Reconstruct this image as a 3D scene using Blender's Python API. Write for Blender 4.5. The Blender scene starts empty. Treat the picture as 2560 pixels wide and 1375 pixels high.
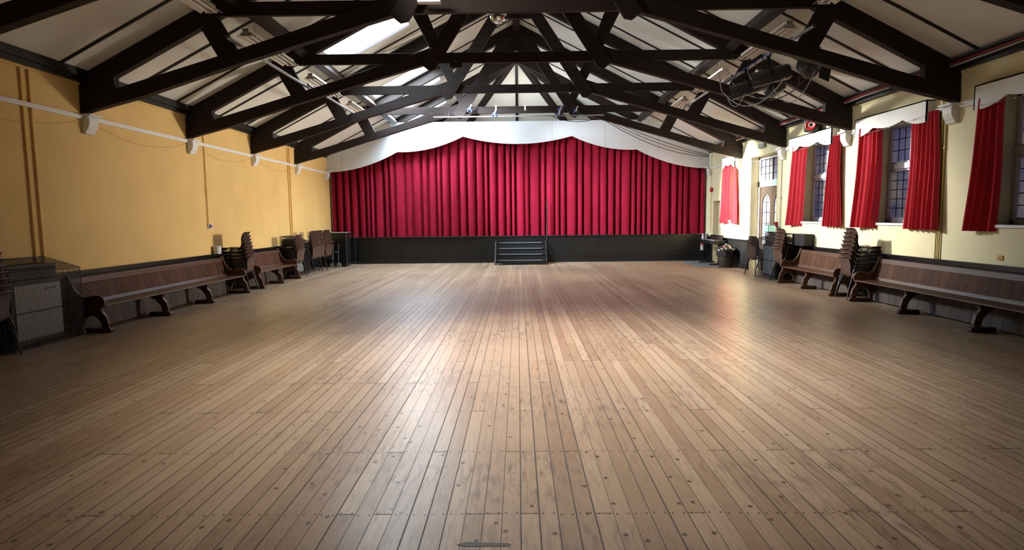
import bpy, math, random
from mathutils import Vector, Matrix
random.seed(7)
C = bpy.context.scene.collection
SC = bpy.context.scene
PI = math.pi

# ---------------------------------------------------------------- camera
F_PX, YAW, PITCH, ROLL = 1500.0, -0.01096, 0.09658, 0.01083
def make_camera():
    cd = bpy.data.cameras.new('camera'); co = bpy.data.objects.new('camera', cd); C.objects.link(co)
    cd.sensor_fit = 'HORIZONTAL'; cd.sensor_width = 36.0; cd.lens = 36.0 * F_PX / 2560.0
    cd.clip_start = 0.05; cd.clip_end = 200
    cy, sy, cp, sp = math.cos(YAW), math.sin(YAW), math.cos(PITCH), math.sin(PITCH)
    fwd = Vector((sy*cp, cy*cp, -sp)); right = Vector((cy, -sy, 0)); down = fwd.cross(right)
    c, s = math.cos(ROLL), math.sin(ROLL)
    r2 = c*right + s*down; d2 = -s*right + c*down
    m = Matrix((r2, -d2, -fwd)).transposed().to_4x4(); m.translation = (0, 0, 1.6)
    co.matrix_world = m; SC.camera = co
make_camera()

# ---------------------------------------------------------------- view, world, light
SC.view_settings.view_transform = 'Standard'; SC.view_settings.look = 'None'
SC.view_settings.gamma = 1.0; SC.view_settings.use_curve_mapping = False
SC.view_settings.exposure = 0.0
SC.cycles.use_denoising = True
SC.cycles.max_bounces = 8; SC.cycles.diffuse_bounces = 3; SC.cycles.glossy_bounces = 3
SC.cycles.sample_clamp_indirect = 6.0
HW, EAVE, SLOPE, YS, YB = 6.655, 3.80, 0.515, 21.1, 27.755      # half width, eaves, roof pitch, stage line, stage back
def roof(x): return EAVE + SLOPE*(HW-abs(x))
RN = Vector((SLOPE, 0, -1)).normalized()                        # inward normal of the left roof plane
SKYLIGHTS = [(12.75, 14.15, 2.40, 4.10), (17.15, 18.0, 2.45, 4.15), (18.32, 19.70, 2.40, 4.10), (20.0, 20.95, 2.60, 4.10), (21.65, 22.9, 2.60, 4.10)]
SKY_POWER = [170, 250, 60, 520, 80]
def world():
    w = bpy.data.worlds.new('sky'); SC.world = w; w.use_nodes = True
    nt = w.node_tree; bg = nt.nodes['Background']
    tc = nt.nodes.new('ShaderNodeTexCoord'); sp = nt.nodes.new('ShaderNodeSeparateXYZ'); cr = nt.nodes.new('ShaderNodeValToRGB')
    nt.links.new(tc.outputs['Generated'], sp.inputs[0]); nt.links.new(sp.outputs['Z'], cr.inputs[0]); nt.links.new(cr.outputs[0], bg.inputs[0])
    e = cr.color_ramp.elements; e[0].position = .0; e[0].color = (.10, .12, .18, 1); e[1].position = .45; e[1].color = (.92, .96, 1.0, 1)
    bg.inputs[1].default_value = 4.0
world()
def area(name, loc, dirv, sx, sy, power, col=(1, 1, 1), spread=180):
    l = bpy.data.lights.new(name, 'AREA'); l.shape = 'RECTANGLE'; l.size = sx; l.size_y = sy
    l.energy = power; l.color = col; l.spread = math.radians(spread)
    o = bpy.data.objects.new(name, l); C.objects.link(o); o.location = loc
    o.rotation_euler = Vector(dirv).to_track_quat('-Z', 'Y').to_euler(); return o
def spot(name, loc, target, power, angle, blend, radius, col):
    l = bpy.data.lights.new(name, 'SPOT'); l.energy = power; l.spot_size = math.radians(angle); l.spot_blend = blend
    l.shadow_soft_size = radius; l.color = col
    o = bpy.data.objects.new(name, l); C.objects.link(o); o.location = loc
    o.rotation_euler = (Vector(target)-Vector(loc)).to_track_quat('-Z', 'Y').to_euler(); return o
for (y0, y1, x0, x1), pw in zip(SKYLIGHTS, SKY_POWER):          # daylight coming in through each roof window
    xm = -(x0+x1)/2; c = Vector((xm, (y0+y1)/2, roof(xm))) + RN*0.03
    q = area('skylight_daylight', c, RN, y1-y0-0.08, (x1-x0)*1.1, pw, (0.70, 0.87, 1.0), 168)
    q.rotation_euler = Matrix((Vector((0, 1, 0)), RN.cross(Vector((0, 1, 0))).normalized()*-1, -RN)).transposed().to_euler()
for (yc, zc, sy, sz, pw) in [(18.87, 2.3, .7, 1.6, 30), (16.5, 1.9, 1.4, 2.2, 20)]:
    q = area('window_daylight', (HW+.17, yc, zc), (-1, 0, 0), sy, sz, pw, (1.0, .95, .86), 125); q.rotation_euler = (PI/2, 0, PI/2)
# low sun slanting through the far roof windows on to the window wall
spot('sun_through_far_skylight', (-3.0, 18.9, 5.35), (6.6, 18.0, 2.1), 62000, 24, 1.0, 0.25, (1.0, 0.93, 0.78))
spot('sun_through_near_skylight', (-2.9, 17.3, 5.3), (6.6, 12.6, 2.2), 9500, 36, 1.0, 0.3, (1.0, 0.95, 0.86))
spot('door_daylight_on_yellow_wall', (6.45, 16.9, 2.3), (-6.6, 15.2, 2.3), 3900, 62, 1.0, 0.45, (1.0, 0.93, 0.82))
spot('skylight_on_pelmet', (-2.7, 18.7, 5.45), (.4, 21.1, 4.1), 60, 105, 1.0, 0.3, (.72, .90, 1.0))
spot('skylight_on_curtain', (-2.9, 15.7, 5.3), (2.0, 21.3, 1.7), 5400, 52, 1.0, 0.4, (.80, .88, 1.0))
spot('added_reveal_fill', (-2.6, 7.9, 5.4), (6.8, 13.2, 2.2), 700, 46, 1.0, 0.4, (1.0, .95, .86))  # added fill for the window reveals; this bay has no roof window
# added spot below the closed ridge, brightening the middle of the dance floor
spot('added_floor_spot', (0.3, 6.9, 6.6), (0.4, 6.35, 0.0), 4800, 75, 1.0, 0.7, (1.0, 0.96, 0.92))

# ---------------------------------------------------------------- materials
MATS = {}
def mat(name, col, rough=0.6, spec=0.4, metal=0.0, noise=0.0, nscale=6.0, bump=0.0, bscale=40.0, sheen=0.0, stretch=(1, 1, 1), emit=None):
    if name in MATS: return MATS[name]
    m = bpy.data.materials.new(name); m.use_nodes = True; nt = m.node_tree; b = nt.nodes['Principled BSDF']
    b.inputs['Base Color'].default_value = (*col, 1); b.inputs['Roughness'].default_value = rough
    b.inputs['Specular IOR Level'].default_value = spec; b.inputs['Metallic'].default_value = metal
    if sheen: b.inputs['Sheen Weight'].default_value = sheen; b.inputs['Sheen Tint'].default_value = (min(1, col[0]*2+.1), col[1], col[2], 1)
    if emit: b.inputs['Emission Color'].default_value = (*emit[0], 1); b.inputs['Emission Strength'].default_value = emit[1]
    if noise or bump:
        tc = nt.nodes.new('ShaderNodeTexCoord'); mp = nt.nodes.new('ShaderNodeMapping'); mp.inputs['Scale'].default_value = stretch
        nt.links.new(tc.outputs['Object'], mp.inputs[0])
    if noise:
        n = nt.nodes.new('ShaderNodeTexNoise'); n.inputs['Scale'].default_value = nscale; n.inputs['Detail'].default_value = 5
        nt.links.new(mp.outputs[0], n.inputs['Vector'])
        r = nt.nodes.new('ShaderNodeMapRange'); r.inputs[1].default_value = .3; r.inputs[2].default_value = .7
        r.inputs[3].default_value = 1-noise; r.inputs[4].default_value = 1+noise
        nt.links.new(n.outputs['Fac'], r.inputs[0])
        mx = nt.nodes.new('ShaderNodeVectorMath'); mx.operation = 'SCALE'; mx.inputs[0].default_value = col
        nt.links.new(r.outputs[0], mx.inputs['Scale']); nt.links.new(mx.outputs[0], b.inputs['Base Color'])
    if bump:
        n2 = nt.nodes.new('ShaderNodeTexNoise'); n2.inputs['Scale'].default_value = bscale; n2.inputs['Detail'].default_value = 3
        nt.links.new(mp.outputs[0], n2.inputs['Vector'])
        bp = nt.nodes.new('ShaderNodeBump'); bp.inputs['Strength'].default_value = bump; bp.inputs['Distance'].default_value = .01
        nt.links.new(n2.outputs['Fac'], bp.inputs['Height']); nt.links.new(bp.outputs[0], b.inputs['Normal'])
    MATS[name] = m; return m
class NT:                                                       # terse node wiring for the longer materials
    def __init__(s, name):
        s.m = bpy.data.materials.new(name); s.m.use_nodes = True; s.t = s.m.node_tree; s.b = s.t.nodes['Principled BSDF']
    def put(s, sock, v):
        if hasattr(v, 'is_output'): s.t.links.new(v, sock)
        else: sock.default_value = v
    def math(s, op, a, b=0.0, c=0.0):
        n = s.t.nodes.new('ShaderNodeMath'); n.operation = op
        for i, v in enumerate((a, b, c)): s.put(n.inputs[i], v)
        return n.outputs[0]
    def xyz(s):
        tc = s.t.nodes.new('ShaderNodeTexCoord'); n = s.t.nodes.new('ShaderNodeSeparateXYZ'); s.t.links.new(tc.outputs['Object'], n.inputs[0]); return n.outputs
    def comb(s, x, y, z=0.0):
        n = s.t.nodes.new('ShaderNodeCombineXYZ')
        for i, v in enumerate((x, y, z)): s.put(n.inputs[i], v)
        return n.outputs[0]
    def white(s, vec):
        n = s.t.nodes.new('ShaderNodeTexWhiteNoise'); n.noise_dimensions = '3D'; s.t.links.new(vec, n.inputs['Vector']); return n.outputs['Value']
    def noise(s, vec, scale, detail=4, rough=.55):
        n = s.t.nodes.new('ShaderNodeTexNoise'); s.t.links.new(vec, n.inputs['Vector']); n.inputs['Scale'].default_value = scale
        n.inputs['Detail'].default_value = detail; n.inputs['Roughness'].default_value = rough; return n.outputs['Fac']
    def rng(s, v, a, b, c, d):
        n = s.t.nodes.new('ShaderNodeMapRange'); s.put(n.inputs[0], v)
        for i, q in enumerate((a, b, c, d)): n.inputs[i+1].default_value = q
        return n.outputs[0]
    def ramp(s, v, stops):
        n = s.t.nodes.new('ShaderNodeValToRGB'); s.put(n.inputs[0], v); e = n.color_ramp.elements
        while len(e) < len(stops): e.new(.5)
        for q, (p, c) in zip(e, stops): q.position = p; q.color = (*c, 1)
        return n.outputs[0]
    def mix(s, f, a, b, mode='MIX'):
        n = s.t.nodes.new('ShaderNodeMix'); n.data_type = 'RGBA'; n.blend_type = mode
        s.put(n.inputs[0], f); s.put(n.inputs[6], a if hasattr(a, 'is_output') else (*a, 1)); s.put(n.inputs[7], b if hasattr(b, 'is_output') else (*b, 1))
        return n.outputs[2]
    def bump(s, h, st=.3, d=.01):
        n = s.t.nodes.new('ShaderNodeBump'); n.inputs['Strength'].default_value = st; n.inputs['Distance'].default_value = d
        s.t.links.new(h, n.inputs['Height']); s.t.links.new(n.outputs[0], s.b.inputs['Normal'])

def floor_material():
    n = NT('pine floorboards'); x, y, z = n.xyz(); W, ROW = 0.1, 0.865
    u = n.math('DIVIDE', x, W); bi = n.math('FLOOR', u); fu = n.math('FRACT', u)
    rb = n.white(n.comb(bi, 3.3)); ro = n.math('FLOOR', n.math('MULTIPLY', rb, 6.0))
    yy = n.math('DIVIDE', n.math('SUBTRACT', y, 0.515), ROW)     # nail rows at 3.11, 3.97 ...
    seg = n.math('DIVIDE', n.math('ADD', yy, ro), 6.0); si = n.math('FLOOR', seg); fs = n.math('FRACT', seg)
    rp = n.white(n.comb(bi, si, 1.7)); rp2 = n.white(n.comb(bi, si, 9.1))
    base = n.ramp(rp, [(0, (.30, .20, .125)), (.3, (.37, .255, .165)), (.6, (.42, .30, .20)), (.85, (.46, .34, .235)), (1, (.29, .18, .115))])
    gv = n.comb(n.math('MULTIPLY', x, 70.0), n.math('ADD', n.math('MULTIPLY', y, 2.2), n.math('MULTIPLY', rp2, 40.0)), bi)
    grain = n.noise(gv, 1.0, 5, .6)
    base = n.mix(n.rng(grain, .35, .75, 0, .45), base, (.19, .11, .06))
    big = n.noise(n.comb(x, y), .55, 4); base = n.mix(n.rng(big, .4, .7, 0, .35), base, (.47, .36, .27))   # worn paler
    sc = n.noise(n.comb(n.math('MULTIPLY', x, 26.0), n.math('MULTIPLY', y, 5.0), 5.0), 1.0, 5, .65); sm = n.noise(n.comb(x, y, 2.0), .9, 3)
    base = n.mix(n.math('MULTIPLY', n.rng(sc, .48, .68, 0, .8), n.rng(sm, .42, .60, .1, 1)), base, (.10, .072, .06))   # grey wear along the grain
    dg = n.noise(n.comb(n.math('MULTIPLY', x, 16.0), n.math('MULTIPLY', y, 34.0), 11.0), 1.0, 3, .6)
    base = n.mix(n.rng(dg, .70, .74, 0, .8), base, (.07, .05, .042))                                          # dents and scratches
    # knots: one cell in six along each board
    ky = n.math('DIVIDE', n.math('ADD', y, n.math('MULTIPLY', rb, 3.0)), 0.33); kc = n.math('FLOOR', ky); kr = n.white(n.comb(bi, kc, 4.2)); kr2 = n.white(n.comb(bi, kc, 8.8))
    kx = n.math('SUBTRACT', fu, n.math('ADD', n.math('MULTIPLY', kr2, .7), .15)); kz = n.math('MULTIPLY', n.math('SUBTRACT', n.math('FRACT', ky), .5), 2.6)
    kd = n.math('SQRT', n.math('ADD', n.math('MULTIPLY', kx, kx), n.math('MULTIPLY', kz, kz)))
    kn = n.math('MULTIPLY', n.math('LESS_THAN', kd, .13), n.math('LESS_THAN', kr, .24))
    base = n.mix(n.math('MULTIPLY', kn, .85), base, (.06, .028, .018))
    # nails, two to a board in each row
    fy = n.math('SUBTRACT', n.math('FRACT', n.math('ADD', yy, .5)), .5); jit = n.math('MULTIPLY', n.math('SUBTRACT', n.white(n.comb(bi, n.math('ROUND', yy), 2.2)), .5), .03)
    ny = n.math('MULTIPLY', n.math('ADD', fy, jit), ROW/.0095)
    nx = n.math('MULTIPLY', n.math('SUBTRACT', n.math('ABSOLUTE', n.math('SUBTRACT', fu, .5)), .30), W/.0065)
    nd = n.math('LESS_THAN', n.math('ADD', n.math('MULTIPLY', nx, nx), n.math('MULTIPLY', ny, ny)), 1.0)
    base = n.mix(n.math('MULTIPLY', nd, .9), base, (.035, .025, .02))
    # gaps between boards and end joints
    ed = n.math('MINIMUM', fu, n.math('SUBTRACT', 1.0, fu)); gw = n.rng(n.white(n.comb(n.math('ROUND', u), 7.0)), 0, 1, .014, .042)
    gap = n.math('LESS_THAN', ed, gw)
    ej = n.math('LESS_THAN', n.math('MULTIPLY', n.math('MINIMUM', fs, n.math('SUBTRACT', 1.0, fs)), 6.0*ROW), .0042)
    g = n.math('MAXIMUM', gap, ej)
    base = n.mix(n.math('MULTIPLY', g, .92), base, (.022, .015, .012))
    n.put(n.b.inputs['Base Color'], base)
    rr = n.math('ADD', n.rng(grain, .3, .7, .29, .36), n.math('MULTIPLY', g, .4)); n.put(n.b.inputs['Roughness'], rr)
    n.b.inputs['Specular IOR Level'].default_value = .5
    h = n.math('SUBTRACT', n.math('MULTIPLY', n.noise(n.comb(n.math('MULTIPLY', x, 14.0), y), 1.0, 2), .25), g); n.bump(h, .22, .004)
    return n.m
def wood(name, c0, c1, plank=0.0, axis=1, rough=.42, spec=.45, grain_axis=2):
    n = NT(name); o = n.xyz(); a = o[axis]; gv = [n.math('MULTIPLY', q, 28.0) for q in o]; gv[grain_axis] = n.math('MULTIPLY', o[grain_axis], 2.0)
    if plank:
        u = n.math('DIVIDE', a, plank); bi = n.math('FLOOR', u); r = n.white(n.comb(bi, 1.0)); fu = n.math('FRACT', u)
        ed = n.math('MINIMUM', fu, n.math('SUBTRACT', 1.0, fu)); g = n.math('LESS_THAN', ed, .035)
    else: r = .5
    gr = n.noise(n.comb(*gv), 1.0, 4); big = n.noise(n.comb(*o), 2.2, 3)
    v = n.math('ADD', n.math('MULTIPLY', gr, .5), n.math('ADD', n.math('MULTIPLY', r, .28), n.math('MULTIPLY', big, .25)))
    col = n.ramp(v, [(.22, c0), (.8, c1)])
    if plank:
        col = n.mix(n.math('MULTIPLY', g, .8), col, tuple(q*.25 for q in c0)); n.bump(n.math('SUBTRACT', 1.0, g), .35, .004)
    n.put(n.b.inputs['Base Color'], col); n.b.inputs['Roughness'].default_value = rough; n.b.inputs['Specular IOR Level'].default_value = spec
    return n.m
def glass_material(name='frosted leaded glass', white=False):
    n = NT(name); t = n.t; x, y, z = n.xyz(); n.t.nodes.remove(n.b); out = t.nodes['Material Output']
    k = n.noise(n.comb(x, y, z), 45.0, 3, .7); b = n.noise(n.comb(x, y, z), 2.1, 2)
    col = n.mix(n.rng(b, .40, .60, 0, 1), (.44, .46, .64), (.76, .73, .66)); col = n.mix(n.rng(k, .35, .65, 0, .5), col, (.24, .25, .38))
    if white: col = n.mix(n.rng(k, .3, .7, 0, 1), (.97, .97, .97), (.88, .90, .92))
    tr = t.nodes.new('ShaderNodeBsdfTranslucent'); t.links.new(col, tr.inputs[0])
    df = t.nodes.new('ShaderNodeBsdfDiffuse'); t.links.new(col, df.inputs[0])
    gl = t.nodes.new('ShaderNodeBsdfGlossy'); gl.inputs['Roughness'].default_value = .25; gl.inputs[0].default_value = (.9, .9, 1, 1)
    a = t.nodes.new('ShaderNodeMixShader'); a.inputs[0].default_value = .03 if white else .25; t.links.new(tr.outputs[0], a.inputs[1]); t.links.new(df.outputs[0], a.inputs[2])
    c = t.nodes.new('ShaderNodeMixShader'); c.inputs[0].default_value = .06; t.links.new(a.outputs[0], c.inputs[1]); t.links.new(gl.outputs[0], c.inputs[2])
    t.links.new(c.outputs[0], out.inputs[0]); return n.m
def ply_material():
    n = NT('ribbed white board'); x, y, z = n.xyz()
    w = n.noise(n.comb(n.math('MULTIPLY', x, 60.0), n.math('MULTIPLY', z, .8)), 1.0, 2); d = n.noise(n.comb(x, z), 1.3, 4)
    col = n.mix(n.rng(w, .45, .7, 0, .22), (.72, .75, .78), (.57, .59, .61)); col = n.mix(n.rng(d, .5, .75, 0, .2), col, (.62, .60, .55))
    n.put(n.b.inputs['Base Color'], col); n.b.inputs['Roughness'].default_value = .7
    f = n.math('FRACT', n.math('DIVIDE', n.math('ADD', x, .62), 1.83)); e = n.math('LESS_THAN', n.math('MINIMUM', f, n.math('SUBTRACT', 1.0, f)), .004)
    n.put(n.b.inputs['Base Color'], n.mix(n.math('MULTIPLY', e, .6), col, (.25, .24, .22))); return n.m
M = dict(
    floor=floor_material(), brick=mat('outside brick', (.20, .12, .10), .9, .2, noise=.3, nscale=14),
    wall_l=mat('yellow wall paint', (.74, .50, .19), .65, .3, noise=.05, nscale=1.6, bump=.12, bscale=30),
    wall_r=mat('pale lemon wall paint', (.80, .73, .47), .6, .3, noise=.04, nscale=1.6, bump=.12, bscale=30),
    ceil=mat('off white roof board', (.72, .72, .67), .75, .25, noise=.05, nscale=1.1),
    timber=wood('black stained timber', (.010, .007, .006), (.035, .022, .019), rough=.6, spec=.2, grain_axis=0),
    strip=mat('black batten paint', (.012, .009, .008), .5, .4),
    dado=wood('black painted boarding', (.006, .006, .007), (.014, .014, .016), plank=.11, axis=1, rough=.3, spec=.5),
    stagefront=wood('black stage boarding', (.005, .005, .005), (.013, .013, .012), plank=.105, axis=0, rough=.35, spec=.5),
    white=mat('white gloss paint', (.80, .80, .78), .4, .45, noise=.03, nscale=4),
    valance=mat('white painted pelmet', (.82, .82, .80), .55, .35, noise=.05, nscale=3),
    frame=mat('lilac white window paint', (.66, .66, .74), .45, .4),
    lead=mat('black lead came', (.012, .014, .03), .5, .4),
    glass=glass_material(), skyglass=glass_material('clear roof glass', True), ply=ply_material(),
    curtain=mat('crimson window curtain cloth', (.42, .016, .030), .8, .25, noise=.10, nscale=9, sheen=.35, bump=.1, bscale=300),
    velvet=mat('crimson stage velvet', (.27, .008, .030), .9, .15, noise=.18, nscale=3.0, stretch=(3, 1, .4), sheen=.12, bump=.15, bscale=120),
    pew=wood('brown pew pine', (.034, .014, .008), (.125, .058, .032), rough=.42, spec=.4, grain_axis=1),
    pewlow=wood('pew boarding with painted sheen', (.034, .026, .024), (.095, .075, .068), plank=.19, axis=1, rough=.6, spec=.2, grain_axis=2),  # bluish sheen below the seat put into the colour as grey
    pewboard=wood('brown pew boarding', (.036, .016, .010), (.115, .050, .026), plank=.19, axis=1, rough=.6, spec=.12, grain_axis=2),
    shell=mat('brown chair plastic', (.080, .044, .034), .42, .45, noise=.06, nscale=8),
    steel=mat('black chair steel', (.010, .010, .011), .35, .5),
    black=mat('black matt', (.010, .010, .011), .5, .4), blackgloss=mat('black gloss', (.010, .010, .011), .22, .5), barrel=mat('lantern barrel paint', (.030, .030, .033), .28, .6),
    bag=mat('black bin bag', (.010, .010, .012), .14, .6, bump=.9, bscale=22), bin=mat('dark bin plastic', (.02, .017, .015), .4, .4),
    wire=mat('dark wire', (.018, .018, .02), .45, .5), heater=mat('grey enamel', (.40, .40, .42), .4, .4, noise=.04), heaterdark=mat('slate enamel', (.13, .15, .18), .4, .4, noise=.06),
    pipe_l=mat('amber painted conduit', (.80, .50, .15), .5, .4), pipe_r=mat('mustard painted conduit', (.62, .50, .17), .5, .4),
    fitting=mat('cream light fitting', (.74, .68, .60), .45, .4), tube=mat('frosted lamp tube', (.85, .88, .90), .3, .5),
    galv=mat('grey scaffold tube', (.40, .40, .42), .4, .5, metal=.6), red=mat('red plastic', (.45, .02, .02), .4, .4), green=mat('green sign', (.05, .45, .30), .5, .3),
    redcable=mat('red cable', (.22, .02, .02), .5, .4), greycable=mat('grey conduit', (.35, .34, .34), .5, .4), blue=mat('blue clamp paint', (.02, .06, .22), .4, .4),
    mirror=mat('mirror facets', (.75, .78, .82), .08, .9, metal=1.0), cyan=mat('light blue motor case', (.18, .42, .60), .45, .4),
    door=wood('dark brown door', (.020, .014, .010), (.055, .038, .028), grain_axis=2), cream=mat('cream door paint', (.66, .56, .33), .5, .4),
    mat=mat('blue grey carpet', (.13, .16, .19), .95, .1, noise=.15, nscale=60), tape=mat('grey tape', (.10, .09, .085), .55, .3),
    screen=mat('pale green screen', (.45, .75, .62), .4, .4, emit=((.55, 1.0, .80), .5)), greybox=mat('grey plastic', (.30, .33, .34), .5, .4),
    paper=mat('white paper', (.75, .75, .74), .8, .2), pink=mat('pink print', (.70, .16, .20), .8, .2), bottle=mat('blue white bottle plastic', (.55, .62, .75), .3, .5),
    brass=mat('brass plate', (.40, .28, .10), .4, .5, metal=.7), ply2=mat('stage floor timber', (.10, .07, .05), .6, .3),
)

# ---------------------------------------------------------------- mesh helpers
class MB:
    def __init__(s): s.v = []; s.f = []
    def add(s, vs, fs):
        n = len(s.v); s.v += [tuple(q) for q in vs]; s.f += [tuple(i+n for i in f) for f in fs]; return s
    def box(s, x0, x1, y0, y1, z0, z1):
        x0, x1 = sorted((x0, x1)); y0, y1 = sorted((y0, y1)); z0, z1 = sorted((z0, z1))
        return s.add([(x0,y0,z0),(x1,y0,z0),(x1,y1,z0),(x0,y1,z0),(x0,y0,z1),(x1,y0,z1),(x1,y1,z1),(x0,y1,z1)],
                     [(0,3,2,1),(4,5,6,7),(0,1,5,4),(1,2,6,5),(2,3,7,6),(3,0,4,7)])
    def bar(s, p, q, w, h, up=(0, 0, 1)):                        # rectangular bar: w across, h along up
        p = Vector(p); q = Vector(q); d = (q-p).normalized(); u = Vector(up); a = d.cross(u)
        if a.length < 1e-5: a = d.cross(Vector((1, 0, 0)))
        a.normalize(); b = a.cross(d).normalized(); a = a*(w/2); b = b*(h/2)
        return s.add([p-a-b, p+a-b, p+a+b, p-a+b, q-a-b, q+a-b, q+a+b, q-a+b], [(0,3,2,1),(4,5,6,7),(0,1,5,4),(1,2,6,5),(2,3,7,6),(3,0,4,7)])
    def prism(s, poly, axis, a, b):                              # polygon extruded along an axis; poly in the other two axes in xyz order
        def P(u, v, w): return {0: (w, u, v), 1: (u, w, v), 2: (u, v, w)}[axis]
        n = len(poly); vs = [P(u, v, a) for u, v in poly]+[P(u, v, b) for u, v in poly]
        return s.add(vs, [tuple(range(n-1, -1, -1)), tuple(range(n, 2*n))]+[(i, (i+1) % n, n+(i+1) % n, n+i) for i in range(n)])
    def tube(s, pts, r, n=8, closed=False):
        pts = [Vector(p) for p in pts]; rings = []; prev = None
        for i, p in enumerate(pts):
            d = (pts[min(i+1, len(pts)-1)]-pts[max(i-1, 0)]).normalized()
            if prev is None: a = d.orthogonal().normalized()
            else:
                a = prev-d*prev.dot(d); a = a.normalized() if a.length > 1e-6 else d.orthogonal().normalized()
            prev = a; b = d.cross(a); rr = r[i] if isinstance(r, (list, tuple)) else r
            rings.append([p+a*rr*math.cos(2*PI*k/n)+b*rr*math.sin(2*PI*k/n) for k in range(n)])
        vs = [q for R in rings for q in R]; fs = []
        for i in range(len(pts)-1):
            for k in range(n): fs.append((i*n+k, i*n+(k+1) % n, (i+1)*n+(k+1) % n, (i+1)*n+k))
        fs += [tuple(range(n-1, -1, -1)), tuple(range((len(pts)-1)*n, len(pts)*n))]
        return s.add(vs, fs)
    def lathe(s, prof, c, n=24, axis=(0, 0, 1)):                 # prof: (radius, height)
        ax = Vector(axis).normalized(); a = ax.orthogonal().normalized(); b = ax.cross(a); c = Vector(c); vs = []; fs = []
        for r, h in prof:
            vs += [c+ax*h+(a*math.cos(2*PI*k/n)+b*math.sin(2*PI*k/n))*max(r, 1e-4) for k in range(n)]
        for i in range(len(prof)-1):
            for k in range(n): fs.append((i*n+k, i*n+(k+1) % n, (i+1)*n+(k+1) % n, (i+1)*n+k))
        fs += [tuple(range(n-1, -1, -1)), tuple(range((len(prof)-1)*n, len(prof)*n))]
        return s.add(vs, fs)
    def sheet(s, g, th):                                         # grid of points with thickness th along averaged normals
        nu, nv = len(g), len(g[0]); N = []
        for i in range(nu):
            row = []
            for j in range(nv):
                du = Vector(g[min(i+1, nu-1)][j])-Vector(g[max(i-1, 0)][j]); dv = Vector(g[i][min(j+1, nv-1)])-Vector(g[i][max(j-1, 0)])
                k = du.cross(dv); row.append(k.normalized() if k.length > 1e-9 else Vector((0, 0, 1)))
            N.append(row)
        top = [Vector(g[i][j]) for i in range(nu) for j in range(nv)]; bot = [Vector(g[i][j])-N[i][j]*th for i in range(nu) for j in range(nv)]
        m = nu*nv; I = lambda i, j: i*nv+j; fs = []
        for i in range(nu-1):
            for j in range(nv-1):
                fs += [(I(i,j), I(i+1,j), I(i+1,j+1), I(i,j+1)), (m+I(i,j), m+I(i,j+1), m+I(i+1,j+1), m+I(i+1,j))]
        for i in range(nu-1):
            fs += [(I(i,0), m+I(i,0), m+I(i+1,0), I(i+1,0)), (I(i,nv-1), I(i+1,nv-1), m+I(i+1,nv-1), m+I(i,nv-1))]
        for j in range(nv-1):
            fs += [(I(0,j), I(0,j+1), m+I(0,j+1), m+I(0,j)), (I(nu-1,j), m+I(nu-1,j), m+I(nu-1,j+1), I(nu-1,j+1))]
        return s.add(top+bot, fs)
    def build(s, name, material, parent=None, smooth=None, bevel=0.0, loc=None):
        me = bpy.data.meshes.new(name)
        if loc is not None: s.v = [(x-loc[0], y-loc[1], z-loc[2]) for x, y, z in s.v]
        me.from_pydata(s.v, [], s.f); me.update()
        import bmesh
        b = bmesh.new(); b.from_mesh(me); bmesh.ops.recalc_face_normals(b, faces=b.faces[:]); b.to_mesh(me); b.free()
        if material: me.materials.append(material)
        if smooth:
            me.polygons.foreach_set('use_smooth', [True]*len(me.polygons)); me.set_sharp_from_angle(angle=math.radians(smooth))
        o = bpy.data.objects.new(name, me); C.objects.link(o)
        if loc is not None: o.location = loc
        if parent is not None: o.parent = parent
        if bevel:
            md = o.modifiers.new('bevel', 'BEVEL'); md.width = bevel; md.segments = 2; md.limit_method = 'ANGLE'; md.angle_limit = math.radians(40)
        return o
def tag(o, label, cat, group=None):
    o['label'] = label; o['category'] = cat
    if group: o['group'] = group
    return o
def thing(name, label, cat, loc=(0, 0, 0), rz=0.0, group=None):
    o = bpy.data.objects.new(name, None); C.objects.link(o); o.location = loc; o.rotation_euler = (0, 0, rz); o.empty_display_size = .1
    return tag(o, label, cat, group)
def struct(o, label=None):
    o['kind'] = 'structure'
    if label: o['label'] = label
    return o
def dup(root, loc, rz, label, group=None):
    r = root.copy(); C.objects.link(r); r.location = loc; r.rotation_euler = (0, 0, rz); r['label'] = label
    if group: r['group'] = group
    for ch in list(root.children):
        c = ch.copy(); C.objects.link(c); c.parent = r
        for g in ch.children:
            d = g.copy(); C.objects.link(d); d.parent = c
    return r
def lerp(a, b, t): return a+(b-a)*t

# ================================================================ THE ROOM
Y0 = -4.0
struct(MB().box(-HW-.4, HW+.4, Y0-.3, YS+.05, -.12, 0).build('floor', M['floor']))
struct(MB().box(-HW-.3, -HW, Y0, YB, 0, EAVE).build('wall_left', M['wall_l']))
struct(MB().prism([(-HW-.3, 0), (HW+.3, 0), (HW+.3, EAVE-.15), (0, roof(0)), (-HW-.3, EAVE-.15)], 1, Y0-.25, Y0).build('wall_back', M['door']))
struct(MB().box(9.2, 9.5, 0, YB, -.1, 5.2).build('wall_outside', M['brick']))
struct(MB().box(-HW-.3, HW+.35, YB, YB+.2, 0, EAVE).build('wall_rear', M['white']))
WIN = [(7.10, 8.62, 1.42, 3.25), (10.13, 11.52, 1.42, 3.25), (13.02, 14.43, 1.42, 3.25), (18.42, 19.32, 1.42, 3.25)]
DOOR, ALC = (15.62, 17.37, 0.0, 3.20), (19.88, 20.62, 0.0, 2.06)
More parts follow.
